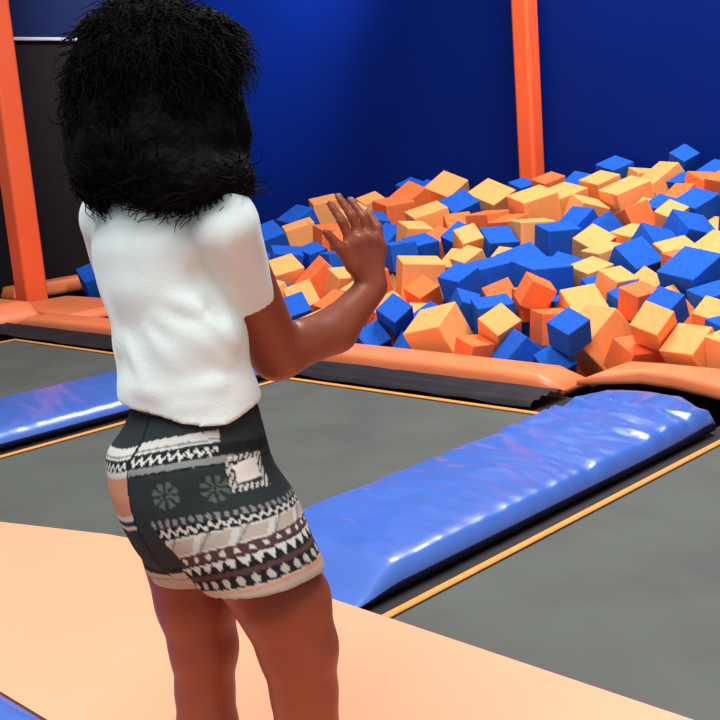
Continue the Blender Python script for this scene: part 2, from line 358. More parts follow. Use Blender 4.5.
(0.894, 5.481, 0.268, 0.14, 'd', 0.27, 0.48, 0.19, 'tilted deep orange foam cube, first deep orange right of post, fourth row above the rim'),
(1.163, 4.982, -0.173, 0.14, 'o', 0.72, -0.02, 0.27, 'pale orange foam cube hidden from the photo behind the person'),
(0.559, 5.348, 0.015, 0.14, 'd', 0.24, 0.07, 0.52, 'level deep orange foam cube, first deep orange left of post, lowest row at the rim'),
(1.859, 7.757, 0.699, 0.186, 'b', 0.26, -0.27, 0.43, 'tilted blue foam cube, second blue right of post, ninth row above the rim'),
(1.701, 7.506, 0.617, 0.196, 'o', 0.16, -0.27, 0.44, 'tilted pale orange foam cube, first pale orange right of post, ninth row above the rim'),
(1.785, 7.126, 0.55, 0.25, 'o', 0.11, -0.31, 0.22, 'tilted pale orange foam cube, fourth pale orange right of post, eighth row above the rim'),
(1.505, 7.112, 0.495, 0.197, 'o', 0.26, 0.29, 0.27, 'tilted pale orange foam cube, third pale orange right of post, eighth row above the rim'),
(2.006, 7.608, 0.643, 0.168, 'o', 0.2, 0.14, 0.17, 'level pale orange foam cube, second pale orange right of post, ninth row above the rim'),
(2.089, 7.386, 0.607, 0.25, 'o', 0.02, -0.59, 0.21, 'tilted pale orange foam cube, third pale orange right of post, ninth row above the rim'),
(2.236, 7.428, 0.773, 0.14, 'b', 0.51, -0.37, 0.38, 'tilted blue foam cube, first blue right of post, tenth row above the rim'),
(2.16, 7.178, 0.619, 0.142, 'b', 0.04, -0.39, 0.37, 'tilted blue foam cube, third blue right of post, ninth row above the rim'),
(2.231, 6.991, 0.596, 0.195, 'd', 0.32, 0.11, 0.34, 'tilted deep orange foam cube, third deep orange right of post, ninth row above the rim'),
(2.044, 6.84, 0.554, 0.162, 'd', -0.01, -0.58, 0.51, 'tilted deep orange foam cube, second deep orange right of post, ninth row above the rim'),
(2.064, 6.62, 0.504, 0.197, 'b', 0.21, -0.37, 0.44, 'tilted blue foam cube, second blue right of post, eighth row above the rim'),
(2.38, 7.214, 0.665, 0.16, 'b', 0.12, -0.42, 0.37, 'tilted blue foam cube, second blue right of post, tenth row above the rim'),
(2.289, 6.608, 0.509, 0.157, 'b', 0.14, -0.2, 0.18, 'blue foam cube almost wholly buried under its neighbours in the pit'),
(2.273, 6.776, 0.626, 0.152, 'd', 0.14, -0.28, 0.53, 'tilted deep orange foam cube, fourth deep orange right of post, ninth row above the rim'),
(1.847, 6.904, 0.473, 0.162, 'o', 0.15, -0.58, 0.39, 'tilted pale orange foam cube, fifth pale orange right of post, eighth row above the rim'),
(1.715, 6.685, 0.487, 0.161, 'd', -0.26, -0.29, 0.27, 'tilted deep orange foam cube, first deep orange right of post, seventh row above the rim'),
(1.886, 6.729, 0.51, 0.148, 'b', 0.21, -0.38, 0.44, 'tilted blue foam cube, first blue right of post, eighth row above the rim'),
(1.891, 6.542, 0.484, 0.143, 'o', 0.36, -0.44, 0.5, 'tilted pale orange foam cube, sixth pale orange right of post, eighth row above the rim'),
(1.508, 6.659, 0.405, 0.184, 'b', -0.44, -0.52, 0.61, 'corner-up blue foam cube, second blue right of post, seventh row above the rim'),
(1.419, 6.205, 0.299, 0.182, 'o', 0.04, -0.2, 0.35, 'level pale orange foam cube, second pale orange right of post, sixth row above the rim'),
(1.637, 6.465, 0.363, 0.176, 'o', 0.13, -0.21, 0.44, 'level pale orange foam cube, third pale orange right of post, sixth row above the rim'),
(1.924, 6.355, 0.381, 0.225, 'b', 0.5, 0.27, 0.33, 'tilted blue foam cube, fourth blue right of post, seventh row above the rim'),
(1.695, 6.223, 0.334, 0.217, 'b', 0.52, 0.33, 0.34, 'tilted blue foam cube, third blue right of post, seventh row above the rim'),
(2.136, 6.479, 0.38, 0.14, 'o', 0.22, -0.32, 0.52, 'tilted pale orange foam cube, seventh pale orange right of post, eighth row above the rim'),
(2.153, 6.173, 0.421, 0.156, 'b', 0.17, -0.05, 0.26, 'blue foam cube almost wholly buried under its neighbours in the pit'),
(1.757, 5.999, 0.304, 0.189, 'o', 0.33, -0.15, 0.17, 'tilted pale orange foam cube, fourth pale orange right of post, sixth row above the rim'),
(1.995, 6.058, 0.303, 0.199, 'o', 0.08, -0.49, 0.29, 'tilted pale orange foam cube, first pale orange right of post, seventh row above the rim'),
(1.709, 5.788, 0.304, 0.14, 'd', 0.16, -0.06, 0.34, 'level deep orange foam cube, first deep orange right of post, sixth row above the rim'),
(1.285, 5.978, 0.243, 0.176, 'o', 0.2, -0.19, 0.43, 'level pale orange foam cube, first pale orange right of post, fifth row above the rim'),
(1.303, 5.509, 0.264, 0.147, 'o', 0.39, -0.02, 0.49, 'tilted pale orange foam cube, second pale orange right of post, fifth row above the rim'),
(1.52, 5.98, 0.298, 0.199, 'b', 0.66, -0.17, 0.44, 'corner-up blue foam cube, third blue right of post, sixth row above the rim'),
(1.696, 5.507, 0.26, 0.233, 'b', 0.14, -0.47, 0.52, 'tilted blue foam cube, third blue right of post, fifth row above the rim'),
(1.876, 5.678, 0.299, 0.17, 'o', 0.19, -0.25, 0.35, 'tilted pale orange foam cube, second pale orange right of post, seventh row above the rim'),
(1.349, 5.368, 0.167, 0.183, 'b', 0.41, -0.21, 0.38, 'tilted blue foam cube, second blue right of post, fourth row above the rim'),
(1.533, 5.415, 0.155, 0.14, 'o', 0.66, -0.25, 0.21, 'corner-up pale orange foam cube, second pale orange right of post, fourth row above the rim'),
(1.487, 5.639, 0.221, 0.14, 'o', 0.55, -0.49, 0.45, 'corner-up pale orange foam cube, third pale orange right of post, fifth row above the rim'),
(1.509, 5.213, 0.148, 0.152, 'o', 0.02, -0.67, 0.13, 'corner-up pale orange foam cube, third pale orange right of post, fourth row above the rim'),
(1.719, 5.254, 0.167, 0.186, 'b', 0.11, -0.17, 0.21, 'level blue foam cube, fourth blue right of post, fifth row above the rim'),
(1.631, 5.026, 0.149, 0.14, 'o', 0.29, -0.48, 0.71, 'tilted pale orange foam cube, fourth pale orange right of post, fourth row above the rim'),
(1.118, 5.445, 0.158, 0.187, 'o', 0.55, -0.08, 0.18, 'tilted pale orange foam cube, first pale orange right of post, fourth row above the rim'),
(1.145, 5.173, 0.055, 0.25, 'o', -0.03, -0.72, 0.37, 'corner-up pale orange foam cube, first pale orange right of post, second row above the rim'),
(1.306, 4.827, 0.176, 0.142, 'o', 0.4, -0.72, 0.53, 'corner-up pale orange foam cube, first pale orange right of post, third row above the rim'),
(1.401, 4.978, 0.218, 0.14, 'b', 0.28, -0.56, 0.54, 'tilted blue foam cube, third blue right of post, fourth row above the rim'),
(1.471, 5.003, -0.013, 0.226, 'd', 0.11, -0.79, 0.19, 'corner-up deep orange foam cube, first deep orange right of post, lowest row at the rim'),
(1.566, 4.585, 0.092, 0.152, 'o', 0.12, -0.19, 0.35, 'level pale orange foam cube, third pale orange right of post, second row above the rim'),
(1.446, 4.733, 0.067, 0.174, 'o', 0.01, -0.62, 0.62, 'tilted pale orange foam cube, second pale orange right of post, second row above the rim'),
(1.631, 4.834, 0.111, 0.14, 'b', 0.16, -0.06, 0.34, 'level blue foam cube, first blue right of post, third row above the rim'),
(0.959, 4.97, 0.155, 0.14, 'b', 0.38, -0.41, 0.49, 'tilted blue foam cube, first blue right of post, second row above the rim'),
(1.218, 4.911, 0.023, 0.15, 'd', 0.43, 0.06, 0.49, 'tilted deep orange foam cube, first deep orange right of post, second row above the rim'),
(1.321, 5.128, 0.24, 0.14, 'd', 0.24, -0.11, 0.42, 'level deep orange foam cube, second deep orange right of post, fourth row above the rim'),
(-2.23, 9.692, 0.033, 0.25, 'b', 0.45, -0.29, 0.39, 'tilted blue foam cube, fifth blue left of post, second row above the rim'),
(-1.79, 10.225, 0.081, 0.25, 'b', 0.12, -0.47, 0.56, 'blue foam cube hidden from the photo behind the person'),
(-1.575, 9.995, 0.037, 0.246, 'o', 0.3, -0.2, 0.33, 'pale orange foam cube hidden from the photo behind the person'),
(-1.269, 9.678, 0.135, 0.234, 'o', 0.0, -0.47, 0.39, 'pale orange foam cube hidden from the photo behind the person'),
(-0.965, 9.236, 0.214, 0.244, 'b', 0.27, -0.28, 0.34, 'blue foam cube hidden from the photo behind the person'),
(0.045, 8.592, 0.456, 0.209, 'o', 0.27, -0.28, 0.34, 'tilted pale orange foam cube, fourth pale orange left of post, sixth row above the rim'),
(-0.007, 7.768, 0.362, 0.206, 'd', 0.22, -0.32, 0.52, 'tilted deep orange foam cube, first deep orange left of post, fifth row above the rim'),
(0.102, 7.224, 0.294, 0.19, 'o', 0.04, -0.43, 0.56, 'pale orange foam cube hidden from the photo behind the person'),
(0.11, 6.737, 0.207, 0.19, 'd', 0.12, -0.21, 0.26, 'level deep orange foam cube, third deep orange left of post, third row above the rim'),
(-0.058, 6.908, 0.195, 0.18, 'o', 0.31, 0.05, 0.42, 'tilted pale orange foam cube, fifth pale orange left of post, third row above the rim'),
(0.06, 6.488, 0.167, 0.184, 'o', 0.06, -0.36, 0.63, 'tilted pale orange foam cube, fourth pale orange left of post, third row above the rim'),
(-0.668, 7.034, 0.133, 0.186, 'b', 0.1, -0.22, 0.35, 'blue foam cube hidden from the photo behind the person'),
(-0.799, 7.867, 0.203, 0.204, 'd', 0.22, -0.32, 0.52, 'deep orange foam cube hidden from the photo behind the person'),
(-0.96, 7.73, 0.164, 0.201, 'b', 0.22, -0.32, 0.52, 'blue foam cube hidden from the photo behind the person'),
(-1.117, 7.54, 0.164, 0.202, 'o', 0.31, -0.17, 0.5, 'pale orange foam cube hidden from the photo behind the person'),
(-1.304, 7.407, 0.148, 0.203, 'b', 0.22, -0.32, 0.52, 'blue foam cube hidden from the photo behind the person'),
(-0.932, 10.017, 0.354, 0.224, 'b', 0.27, -0.28, 0.34, 'blue foam cube hidden from the photo behind the person'),
(-1.235, 10.166, 0.23, 0.228, 'o', 0.21, -0.45, 0.36, 'pale orange foam cube hidden from the photo behind the person'),
(-1.738, 8.608, -0.037, 0.167, 'b', -0.23, 0.64, 0.64, 'blue foam cube hidden from the photo behind the person'),
(-1.382, 8.091, -0.211, 0.184, 'b', -0.25, -0.49, 0.84, 'blue foam cube hidden from the photo behind the person'),
(-1.414, 8.347, -0.174, 0.152, 'b', -0.22, -0.42, -0.65, 'blue foam cube hidden from the photo behind the person'),
(-1.508, 7.452, -0.091, 0.152, 'b', 0.06, 0.3, -0.22, 'blue foam cube hidden from the photo behind the person'),
(-1.375, 7.339, -0.24, 0.172, 'b', -0.52, -0.48, -0.01, 'blue foam cube hidden from the photo behind the person'),
(-1.228, 7.168, -0.289, 0.151, 'd', 0.28, 0.19, -0.44, 'deep orange foam cube hidden from the photo behind the person'),
(-1.058, 7.018, -0.293, 0.166, 'o', 0.03, -0.24, -0.25, 'pale orange foam cube hidden from the photo behind the person'),
(-0.958, 6.983, -0.085, 0.18, 'o', 0.65, 0.44, 0.56, 'pale orange foam cube hidden from the photo behind the person'),
(-0.877, 6.843, -0.282, 0.169, 'd', 0.18, -0.19, -0.38, 'deep orange foam cube hidden from the photo behind the person'),
(-0.705, 6.673, -0.262, 0.168, 'o', -0.6, 0.01, 0.27, 'pale orange foam cube hidden from the photo behind the person'),
(-0.513, 6.522, -0.27, 0.177, 'd', 0.65, 0.02, -0.39, 'deep orange foam cube hidden from the photo behind the person'),
(-0.413, 6.39, -0.111, 0.159, 'o', -0.38, 0.37, 0.63, 'pale orange foam cube hidden from the photo behind the person'),
(-0.248, 6.259, -0.235, 0.19, 'o', 0.5, -0.59, 0.06, 'pale orange foam cube hidden from the photo behind the person'),
(-0.079, 6.056, -0.243, 0.188, 'o', -0.5, -0.36, -0.66, 'pale orange foam cube hidden from the photo behind the person'),
(0.102, 5.879, -0.27, 0.177, 'd', 0.32, -0.04, -0.35, 'deep orange foam cube hidden from the photo behind the person'),
(0.239, 5.71, -0.289, 0.181, 'o', -0.08, -0.02, -0.53, 'pale orange foam cube hidden from the photo behind the person'),
(0.46, 5.68, -0.291, 0.15, 'o', 0.13, -0.33, 0.43, 'pale orange foam cube hidden from the photo behind the person'),
(0.485, 5.489, -0.25, 0.172, 'd', -0.21, 0.16, 0.26, 'deep orange foam cube hidden from the photo behind the person'),
(0.716, 5.381, -0.215, 0.169, 'o', 0.45, -0.77, 0.07, 'pale orange foam cube hidden from the photo behind the person'),
(0.784, 5.182, -0.268, 0.179, 'b', -0.01, -0.82, 0.76, 'blue foam cube hidden from the photo behind the person'),
(0.948, 5.01, -0.277, 0.186, 'b', -0.1, -0.2, -0.36, 'blue foam cube hidden from the photo behind the person'),
(1.344, 5.09, -0.245, 0.179, 'b', -0.49, -0.62, 0.61, 'blue foam cube hidden from the photo behind the person'),
(1.368, 4.811, -0.242, 0.185, 'o', -0.49, -0.42, 0.07, 'pale orange foam cube hidden from the photo behind the person'),
(1.557, 4.624, -0.247, 0.175, 'b', -0.41, 0.49, -0.54, 'blue foam cube hidden from the photo behind the person'),
(-1.859, 8.772, -0.249, 0.19, 'b', 0.23, -0.88, 0.41, 'blue foam cube hidden from the photo behind the person'),
(-1.732, 8.59, -0.264, 0.168, 'o', -0.49, 0.24, 0.6, 'pale orange foam cube almost wholly buried under its neighbours in the pit'),
(-1.573, 8.488, -0.026, 0.163, 'o', -0.31, 0.2, -0.8, 'pale orange foam cube hidden from the photo behind the person'),
(-1.167, 8.161, -0.085, 0.178, 'o', -0.43, -0.45, -0.27, 'pale orange foam cube hidden from the photo behind the person'),
(-1.59, 7.732, -0.107, 0.162, 'b', 0.48, -0.5, 0.43, 'blue foam cube hidden from the photo behind the person'),
(-1.439, 7.616, -0.258, 0.167, 'o', -0.48, 0.42, 0.37, 'pale orange foam cube hidden from the photo behind the person'),
(-1.215, 7.355, -0.114, 0.169, 'o', -0.45, -0.3, 0.13, 'pale orange foam cube hidden from the photo behind the person'),
(-1.159, 7.145, -0.092, 0.157, 'd', -0.66, 0.3, -0.57, 'deep orange foam cube hidden from the photo behind the person'),
(-0.821, 7.071, -0.246, 0.185, 'b', 0.17, 0.42, 0.29, 'blue foam cube hidden from the photo behind the person'),
(-0.621, 6.747, -0.056, 0.161, 'b', 0.5, -0.03, -0.33, 'blue foam cube hidden from the photo behind the person'),
(-0.435, 6.645, -0.118, 0.166, 'b', 0.24, -0.55, 0.75, 'blue foam cube hidden from the photo behind the person'),
(-0.283, 6.492, -0.283, 0.164, 'o', 0.46, 0.02, 0.25, 'pale orange foam cube hidden from the photo behind the person'),
(-0.049, 6.228, -0.129, 0.153, 'd', 0.71, -0.37, -0.6, 'deep orange foam cube hidden from the photo behind the person'),
(0.107, 6.317, -0.275, 0.152, 'o', -0.46, -0.31, 0.58, 'pale orange foam cube hidden from the photo behind the person'),
(0.168, 6.108, -0.279, 0.178, 'b', -0.15, -0.18, 0.01, 'blue foam cube hidden from the photo behind the person'),
(0.37, 5.898, -0.231, 0.188, 'd', -0.49, -0.81, -0.22, 'deep orange foam cube hidden from the photo behind the person'),
(0.543, 5.751, -0.104, 0.173, 'o', -0.22, -0.63, 0.61, 'pale orange foam cube hidden from the photo behind the person'),
(0.706, 5.691, -0.244, 0.182, 'o', 0.44, -0.58, -0.71, 'pale orange foam cube hidden from the photo behind the person'),
(0.924, 5.252, -0.135, 0.172, 'o', -0.06, 0.7, 0.4, 'pale orange foam cube hidden from the photo behind the person'),
(1.105, 5.259, -0.263, 0.161, 'o', 0.62, 0.31, 0.56, 'pale orange foam cube hidden from the photo behind the person'),
(1.467, 5.295, -0.232, 0.171, 'o', 0.55, -0.27, -0.61, 'pale orange foam cube hidden from the photo behind the person'),
(1.614, 5.05, -0.268, 0.177, 'd', 0.15, 0.4, 0.75, 'deep orange foam cube hidden from the photo behind the person'),
(-1.789, 8.964, 0.033, 0.185, 'o', 0.32, 0.45, 0.36, 'pale orange foam cube hidden from the photo behind the person'),
(-1.566, 8.599, 0.202, 0.155, 'o', 0.35, 0.66, -0.56, 'pale orange foam cube hidden from the photo behind the person'),
(-1.468, 7.979, -0.023, 0.169, 'b', -0.69, -0.45, 0.12, 'blue foam cube hidden from the photo behind the person'),
(-1.555, 7.868, -0.283, 0.157, 'o', 0.02, -0.79, -0.17, 'pale orange foam cube hidden from the photo behind the person'),
(-0.963, 7.339, -0.082, 0.18, 'd', 0.42, 0.43, -0.29, 'deep orange foam cube hidden from the photo behind the person'),
(-0.792, 7.312, -0.213, 0.177, 'd', -0.5, 0.71, 0.02, 'deep orange foam cube hidden from the photo behind the person'),
(-0.162, 6.614, -0.111, 0.185, 'o', 0.41, -0.53, 0.68, 'pale orange foam cube hidden from the photo behind the person'),
(-0.038, 6.477, -0.273, 0.188, 'b', 0.13, 0.19, 0.75, 'blue foam cube hidden from the photo behind the person'),
(0.854, 5.582, -0.095, 0.176, 'b', 0.37, -0.03, 0.65, 'blue foam cube almost wholly buried under its neighbours in the pit'),
(1.089, 5.483, -0.115, 0.153, 'o', -0.23, -0.14, 0.42, 'level pale orange foam cube, first pale orange right of post, lowest row at the rim'),
(1.77, 5.235, -0.264, 0.187, 'd', -0.0, 0.65, -0.5, 'deep orange foam cube hidden from the photo behind the person'),
(1.88, 4.723, -0.219, 0.182, 'o', -0.84, -0.35, 0.54, 'pale orange foam cube almost wholly buried under its neighbours in the pit'),
(2.011, 4.521, -0.257, 0.176, 'o', 0.26, -0.55, 0.21, 'pale orange foam cube almost wholly buried under its neighbours in the pit'),
(-1.594, 8.765, 0.082, 0.189, 'd', 0.13, -0.92, -0.9, 'deep orange foam cube hidden from the photo behind the person'),
(-0.865, 7.572, -0.172, 0.157, 'b', 0.52, 0.88, -0.21, 'blue foam cube hidden from the photo behind the person'),
(-0.709, 7.407, -0.027, 0.169, 'o', -0.39, 0.31, 0.44, 'pale orange foam cube hidden from the photo behind the person'),
(-0.433, 7.127, -0.129, 0.179, 'd', 0.06, 0.1, 0.64, 'deep orange foam cube hidden from the photo behind the person'),
(1.237, 5.624, -0.281, 0.158, 'b', 0.63, 0.04, -0.13, 'blue foam cube hidden from the photo behind the person'),
(1.883, 5.007, -0.268, 0.16, 'd', 0.28, -0.61, -0.14, 'deep orange foam cube almost wholly buried under its neighbours in the pit'),
(2.114, 4.934, -0.246, 0.182, 'o', -0.68, -0.05, 0.33, 'pale orange foam cube almost wholly buried under its neighbours in the pit'),
(-1.971, 9.462, 0.123, 0.161, 'o', 0.12, -0.05, 0.29, 'pale orange foam cube hidden from the photo behind the person'),
(-1.895, 9.265, 0.22, 0.168, 'b', 0.41, 0.52, 0.84, 'blue foam cube hidden from the photo behind the person'),
(-1.253, 8.742, 0.115, 0.176, 'b', -0.13, 0.84, 0.54, 'blue foam cube hidden from the photo behind the person'),
(-0.963, 8.052, 0.241, 0.176, 'o', 0.32, 0.4, 0.15, 'pale orange foam cube hidden from the photo behind the person'),
(-1.103, 7.926, -0.031, 0.152, 'b', 0.19, -0.36, -0.24, 'blue foam cube hidden from the photo behind the person'),
(-0.908, 7.757, -0.055, 0.162, 'o', 0.46, -0.51, -0.58, 'pale orange foam cube hidden from the photo behind the person'),
(1.696, 5.496, -0.263, 0.179, 'o', 0.32, 0.25, -0.26, 'pale orange foam cube hidden from the photo behind the person'),
(2.048, 5.24, -0.27, 0.173, 'o', 0.46, -0.08, 0.49, 'pale orange foam cube almost wholly buried under its neighbours in the pit'),
(2.279, 5.104, -0.259, 0.177, 'd', 0.19, -0.63, -0.95, 'deep orange foam cube almost wholly buried under its neighbours in the pit'),
(-1.555, 9.045, 0.114, 0.153, 'o', 0.43, -0.4, -0.77, 'pale orange foam cube hidden from the photo behind the person'),
(1.809, 5.632, -0.122, 0.155, 'b', -0.53, 0.43, 0.54, 'blue foam cube almost wholly buried under its neighbours in the pit'),
(1.906, 5.438, -0.267, 0.163, 'o', -0.51, -0.18, -0.48, 'pale orange foam cube almost wholly buried under its neighbours in the pit'),
(2.066, 5.419, -0.08, 0.151, 'b', -0.52, -0.63, 0.51, 'blue foam cube almost wholly buried under its neighbours in the pit'),
(-1.978, 9.608, -0.065, 0.178, 'o', 0.53, -0.53, 0.33, 'pale orange foam cube hidden from the photo behind the person'),
(1.074, 6.449, -0.138, 0.187, 'b', -0.28, 0.75, -0.94, 'corner-up blue foam cube, first blue left of post, second row above the rim'),
(2.046, 5.605, -0.169, 0.151, 'o', -0.14, 0.75, -0.86, 'pale orange foam cube almost wholly buried under its neighbours in the pit'),
(2.178, 5.492, -0.271, 0.156, 'b', -0.45, -0.32, -0.46, 'blue foam cube almost wholly buried under its neighbours in the pit'),
(-1.54, 9.677, 0.047, 0.182, 'o', 0.56, -0.04, -0.07, 'pale orange foam cube hidden from the photo behind the person'),
(2.004, 6.104, -0.087, 0.156, 'o', -0.1, -0.62, -0.43, 'pale orange foam cube almost wholly buried under its neighbours in the pit'),
(2.016, 5.964, -0.253, 0.18, 'b', -0.34, 0.88, -1.17, 'blue foam cube almost wholly buried under its neighbours in the pit'),
(2.367, 5.632, -0.265, 0.167, 'o', -0.22, -0.77, 0.74, 'pale orange foam cube almost wholly buried under its neighbours in the pit'),
(2.334, 5.86, -0.265, 0.161, 'o', 0.65, 0.27, 0.37, 'pale orange foam cube almost wholly buried under its neighbours in the pit'),
(2.158, 5.871, -0.126, 0.156, 'b', 0.71, -0.03, -0.15, 'blue foam cube almost wholly buried under its neighbours in the pit'),
(2.488, 6.066, -0.262, 0.181, 'b', -0.08, -0.73, 0.49, 'blue foam cube almost wholly buried under its neighbours in the pit'),
(2.4, 6.292, -0.27, 0.183, 'd', 0.33, -0.1, -0.44, 'deep orange foam cube almost wholly buried under its neighbours in the pit'),
(-1.47, 10.504, 0.059, 0.18, 'o', -0.55, -0.6, 0.31, 'pale orange foam cube hidden from the photo behind the person'),
(0.291, 8.887, -0.122, 0.151, 'o', -0.58, -0.53, 0.56, 'corner-up pale orange foam cube, second pale orange left of post, third row above the rim'),
(2.441, 6.76, -0.265, 0.18, 'o', 0.39, 0.15, -0.29, 'pale orange foam cube almost wholly buried under its neighbours in the pit'),
(2.608, 6.566, -0.244, 0.187, 'd', -0.57, 0.29, -0.09, 'deep orange foam cube almost wholly buried under its neighbours in the pit'),
(2.371, 6.98, -0.212, 0.17, 'o', 0.46, 0.62, -0.15, 'pale orange foam cube almost wholly buried under its neighbours in the pit'),
(2.77, 6.814, -0.265, 0.172, 'o', -0.14, -0.66, 0.92, 'pale orange foam cube almost wholly buried under its neighbours in the pit'),
]
for i, (x, y, z, e, k, a, b, c, label) in enumerate(CUBES):
    o = bpy.data.objects.new('foam_cube', FOAM[k][i % 3]); C.objects.link(o)
    o.location = (x, y, z); o.scale = (e, e, e); o.rotation_euler = (a, b, c)
    tag(o, label, 'foam cube', 'foam cubes heaped in the pit')

# ------------------------------------------------------------------ the girl: smooth-blended volumes meshed as one surface
class Field:
    def __init__(s, lo, hi, h):
        s.h = h; s.lo = np.array(lo, float); s.n = np.ceil((np.array(hi) - s.lo) / h).astype(int) + 1
        s.d = np.full(tuple(s.n), 9.0, np.float32)
    def box(s, lo, hi):
        a = np.clip(np.floor((np.array(lo) - s.lo) / s.h).astype(int), 0, s.n); b = np.clip(np.ceil((np.array(hi) - s.lo) / s.h).astype(int) + 1, 0, s.n)
        sl = tuple(slice(int(p), int(q)) for p, q in zip(a, b))
        g = [s.lo[i] + s.h * np.arange(a[i], b[i]) for i in range(3)]
        X, Y, Z = np.meshgrid(*g, indexing='ij')
        return sl, np.stack([X, Y, Z], -1)
    def add(s, fn, lo, hi, k=.01, sub=False):
        m = k + 3 * s.h
        sl, p = s.box(np.array(lo) - m, np.array(hi) + m)
        if p.size == 0: return
        e = fn(p); d = s.d[sl]
        if sub: e = -e; q = np.clip(.5 - .5 * (d - e) / k, 0, 1); s.d[sl] = d * (1 - q) + e * q + k * q * (1 - q); return
        q = np.clip(.5 + .5 * (e - d) / k, 0, 1)
        s.d[sl] = e * (1 - q) + d * q - k * q * (1 - q)
    def cone(s, a, b, ra, rb, k=.01, sub=False):
        a, b = np.array(a, float), np.array(b, float); ab = b - a; L2 = ab @ ab
        def fn(p):
            t = np.clip(((p - a) @ ab) / L2, 0, 1)
            return np.linalg.norm(p - a - t[..., None] * ab, axis=-1) - (ra + (rb - ra) * t)
        r = max(ra, rb); s.add(fn, np.minimum(a, b) - r, np.maximum(a, b) + r, k, sub)
    def chain(s, pts, k=.01):
        for (a, ra), (b, rb) in zip(pts[:-1], pts[1:]): s.cone(a, b, ra, rb, k)
    def ell(s, c, r, ax=None, k=.01, sub=False):
        c = np.array(c, float); r = np.array(r, float); ax = np.eye(3) if ax is None else np.array(ax)
        def fn(p):
            q = ((p - c) @ ax.T) / r; n = np.linalg.norm(q, axis=-1); g = np.linalg.norm(q / r, axis=-1) + 1e-9
            return n * (n - 1) / g
        m = r.max(); s.add(fn, c - m, c + m, k, sub)
    def loft(s, secs, fx, k=.01, grow=0.0, sub=False, bottom=None):
        """secs: (centre xyz, a lateral, b fore-aft), any order in z"""
        secs = sorted(secs, key=lambda q: q[0][2]); z = np.array([q[0][2] for q in secs])
        cx = np.array([q[0][0] for q in secs]); cy = np.array([q[0][1] for q in secs]); A = np.array([q[1] for q in secs]) + grow; Bq = np.array([q[2] for q in secs]) + grow
        zd = np.linspace(z[0], z[-1], 160); wn = max(1, int(.022 / max(1e-6, zd[1] - zd[0]))); ker = np.hanning(2 * wn + 3); ker /= ker.sum(); pw = len(ker) // 2
        sm = lambda y: np.convolve(np.pad(np.interp(zd, z, y), pw, mode='reflect', reflect_type='odd'), ker, 'valid')
        cx, cy, A, Bq = sm(cx), sm(cy), sm(A), sm(Bq); z = zd
        lat = np.array([fx[1], -fx[0]]); fw = np.array(fx)
        def fn(p):
            zz = np.clip(p[..., 2], z[0], z[-1])
            dx = p[..., 0] - np.interp(zz, z, cx); dy = p[..., 1] - np.interp(zz, z, cy); a = np.interp(zz, z, A); b = np.interp(zz, z, Bq)
            q1 = (dx * lat[0] + dy * lat[1]) / a; q2 = (dx * fw[0] + dy * fw[1]) / b
            n = np.sqrt(q1 ** 2 + q2 ** 2) + 1e-9; g = np.sqrt((q1 / a) ** 2 + (q2 / b) ** 2) + 1e-9
            d = n * (n - 1) / g
            return np.maximum(d, np.abs(p[..., 2] - (z[0] + z[-1]) / 2) - (z[-1] - z[0]) / 2)
        m = A.max() + .02
        s.add(fn, [cx.min() - m, cy.min() - m, z[0]], [cx.max() + m, cy.max() + m, z[-1]], k, sub)
    def grid(s):
        g = [s.lo[i] + s.h * np.arange(s.n[i]) for i in range(3)]
        return np.stack(np.meshgrid(*g, indexing='ij'), -1)
    def mesh(s, relax=2):
        d = s.d; ins = d < 0; h = s.h
        c = ins[:-1, :-1, :-1].astype(np.int8)
        cnt = np.zeros_like(c)
        for i in (0, 1):
            for j in (0, 1):
                for k in (0, 1): cnt += ins[i:d.shape[0] - 1 + i, j:d.shape[1] - 1 + j, k:d.shape[2] - 1 + k]
        act = (cnt > 0) & (cnt < 8); idx = np.argwhere(act); vid = -np.ones(act.shape, np.int64); vid[act] = np.arange(len(idx))
        acc = np.zeros((len(idx), 3)); num = np.zeros(len(idx))
        cor = [(i, j, k) for i in (0, 1) for j in (0, 1) for k in (0, 1)]
        val = {q: d[idx[:, 0] + q[0], idx[:, 1] + q[1], idx[:, 2] + q[2]].astype(float) for q in cor}
        for q in cor:
            for ax in range(3):
                if q[ax] == 0:
                    w = list(q); w[ax] = 1; w = tuple(w); a, b = val[q], val[w]; m = (a < 0) != (b < 0)
                    t = np.where(m, a / np.where(m, a - b, 1), 0); p = np.tile(np.array(q, float), (len(idx), 1)); p[:, ax] = t
                    acc[m] += p[m]; num[m] += 1
        v = s.lo + h * (idx + acc / num[:, None])
        F = []
        for ax in range(3):
            o1, o2 = [(1, 2), (2, 0), (0, 1)][ax]
            sl0 = [slice(None)] * 3; sl1 = [slice(None)] * 3; sl0[ax] = slice(0, -1); sl1[ax] = slice(1, None)
            a, b = ins[tuple(sl0)], ins[tuple(sl1)]
            e = np.argwhere(a != b)
            e = e[(e[:, o1] > 0) & (e[:, o2] > 0) & (e[:, o1] < d.shape[o1] - 1) & (e[:, o2] < d.shape[o2] - 1)]
            fl = a[tuple(e.T)]
            def cell(x, y):
                q = e.copy(); q[:, o1] -= x; q[:, o2] -= y; return vid[tuple(q.T)]
            quad = np.stack([cell(1, 1), cell(0, 1), cell(0, 0), cell(1, 0)], 1)
            quad[~fl] = quad[~fl][:, ::-1]; F.append(quad)
        F = np.concatenate(F); F = F[(F >= 0).all(1)]
        for _ in range(relax):
            sm = np.zeros_like(v); n = np.zeros(len(v))
            for i in range(4):
                for j in ((i + 1) % 4, (i + 3) % 4):
                    np.add.at(sm, F[:, i], v[F[:, j]]); np.add.at(n, F[:, i], 1)
            v = v * .5 + .5 * sm / np.maximum(n, 1)[:, None]
        return v, F

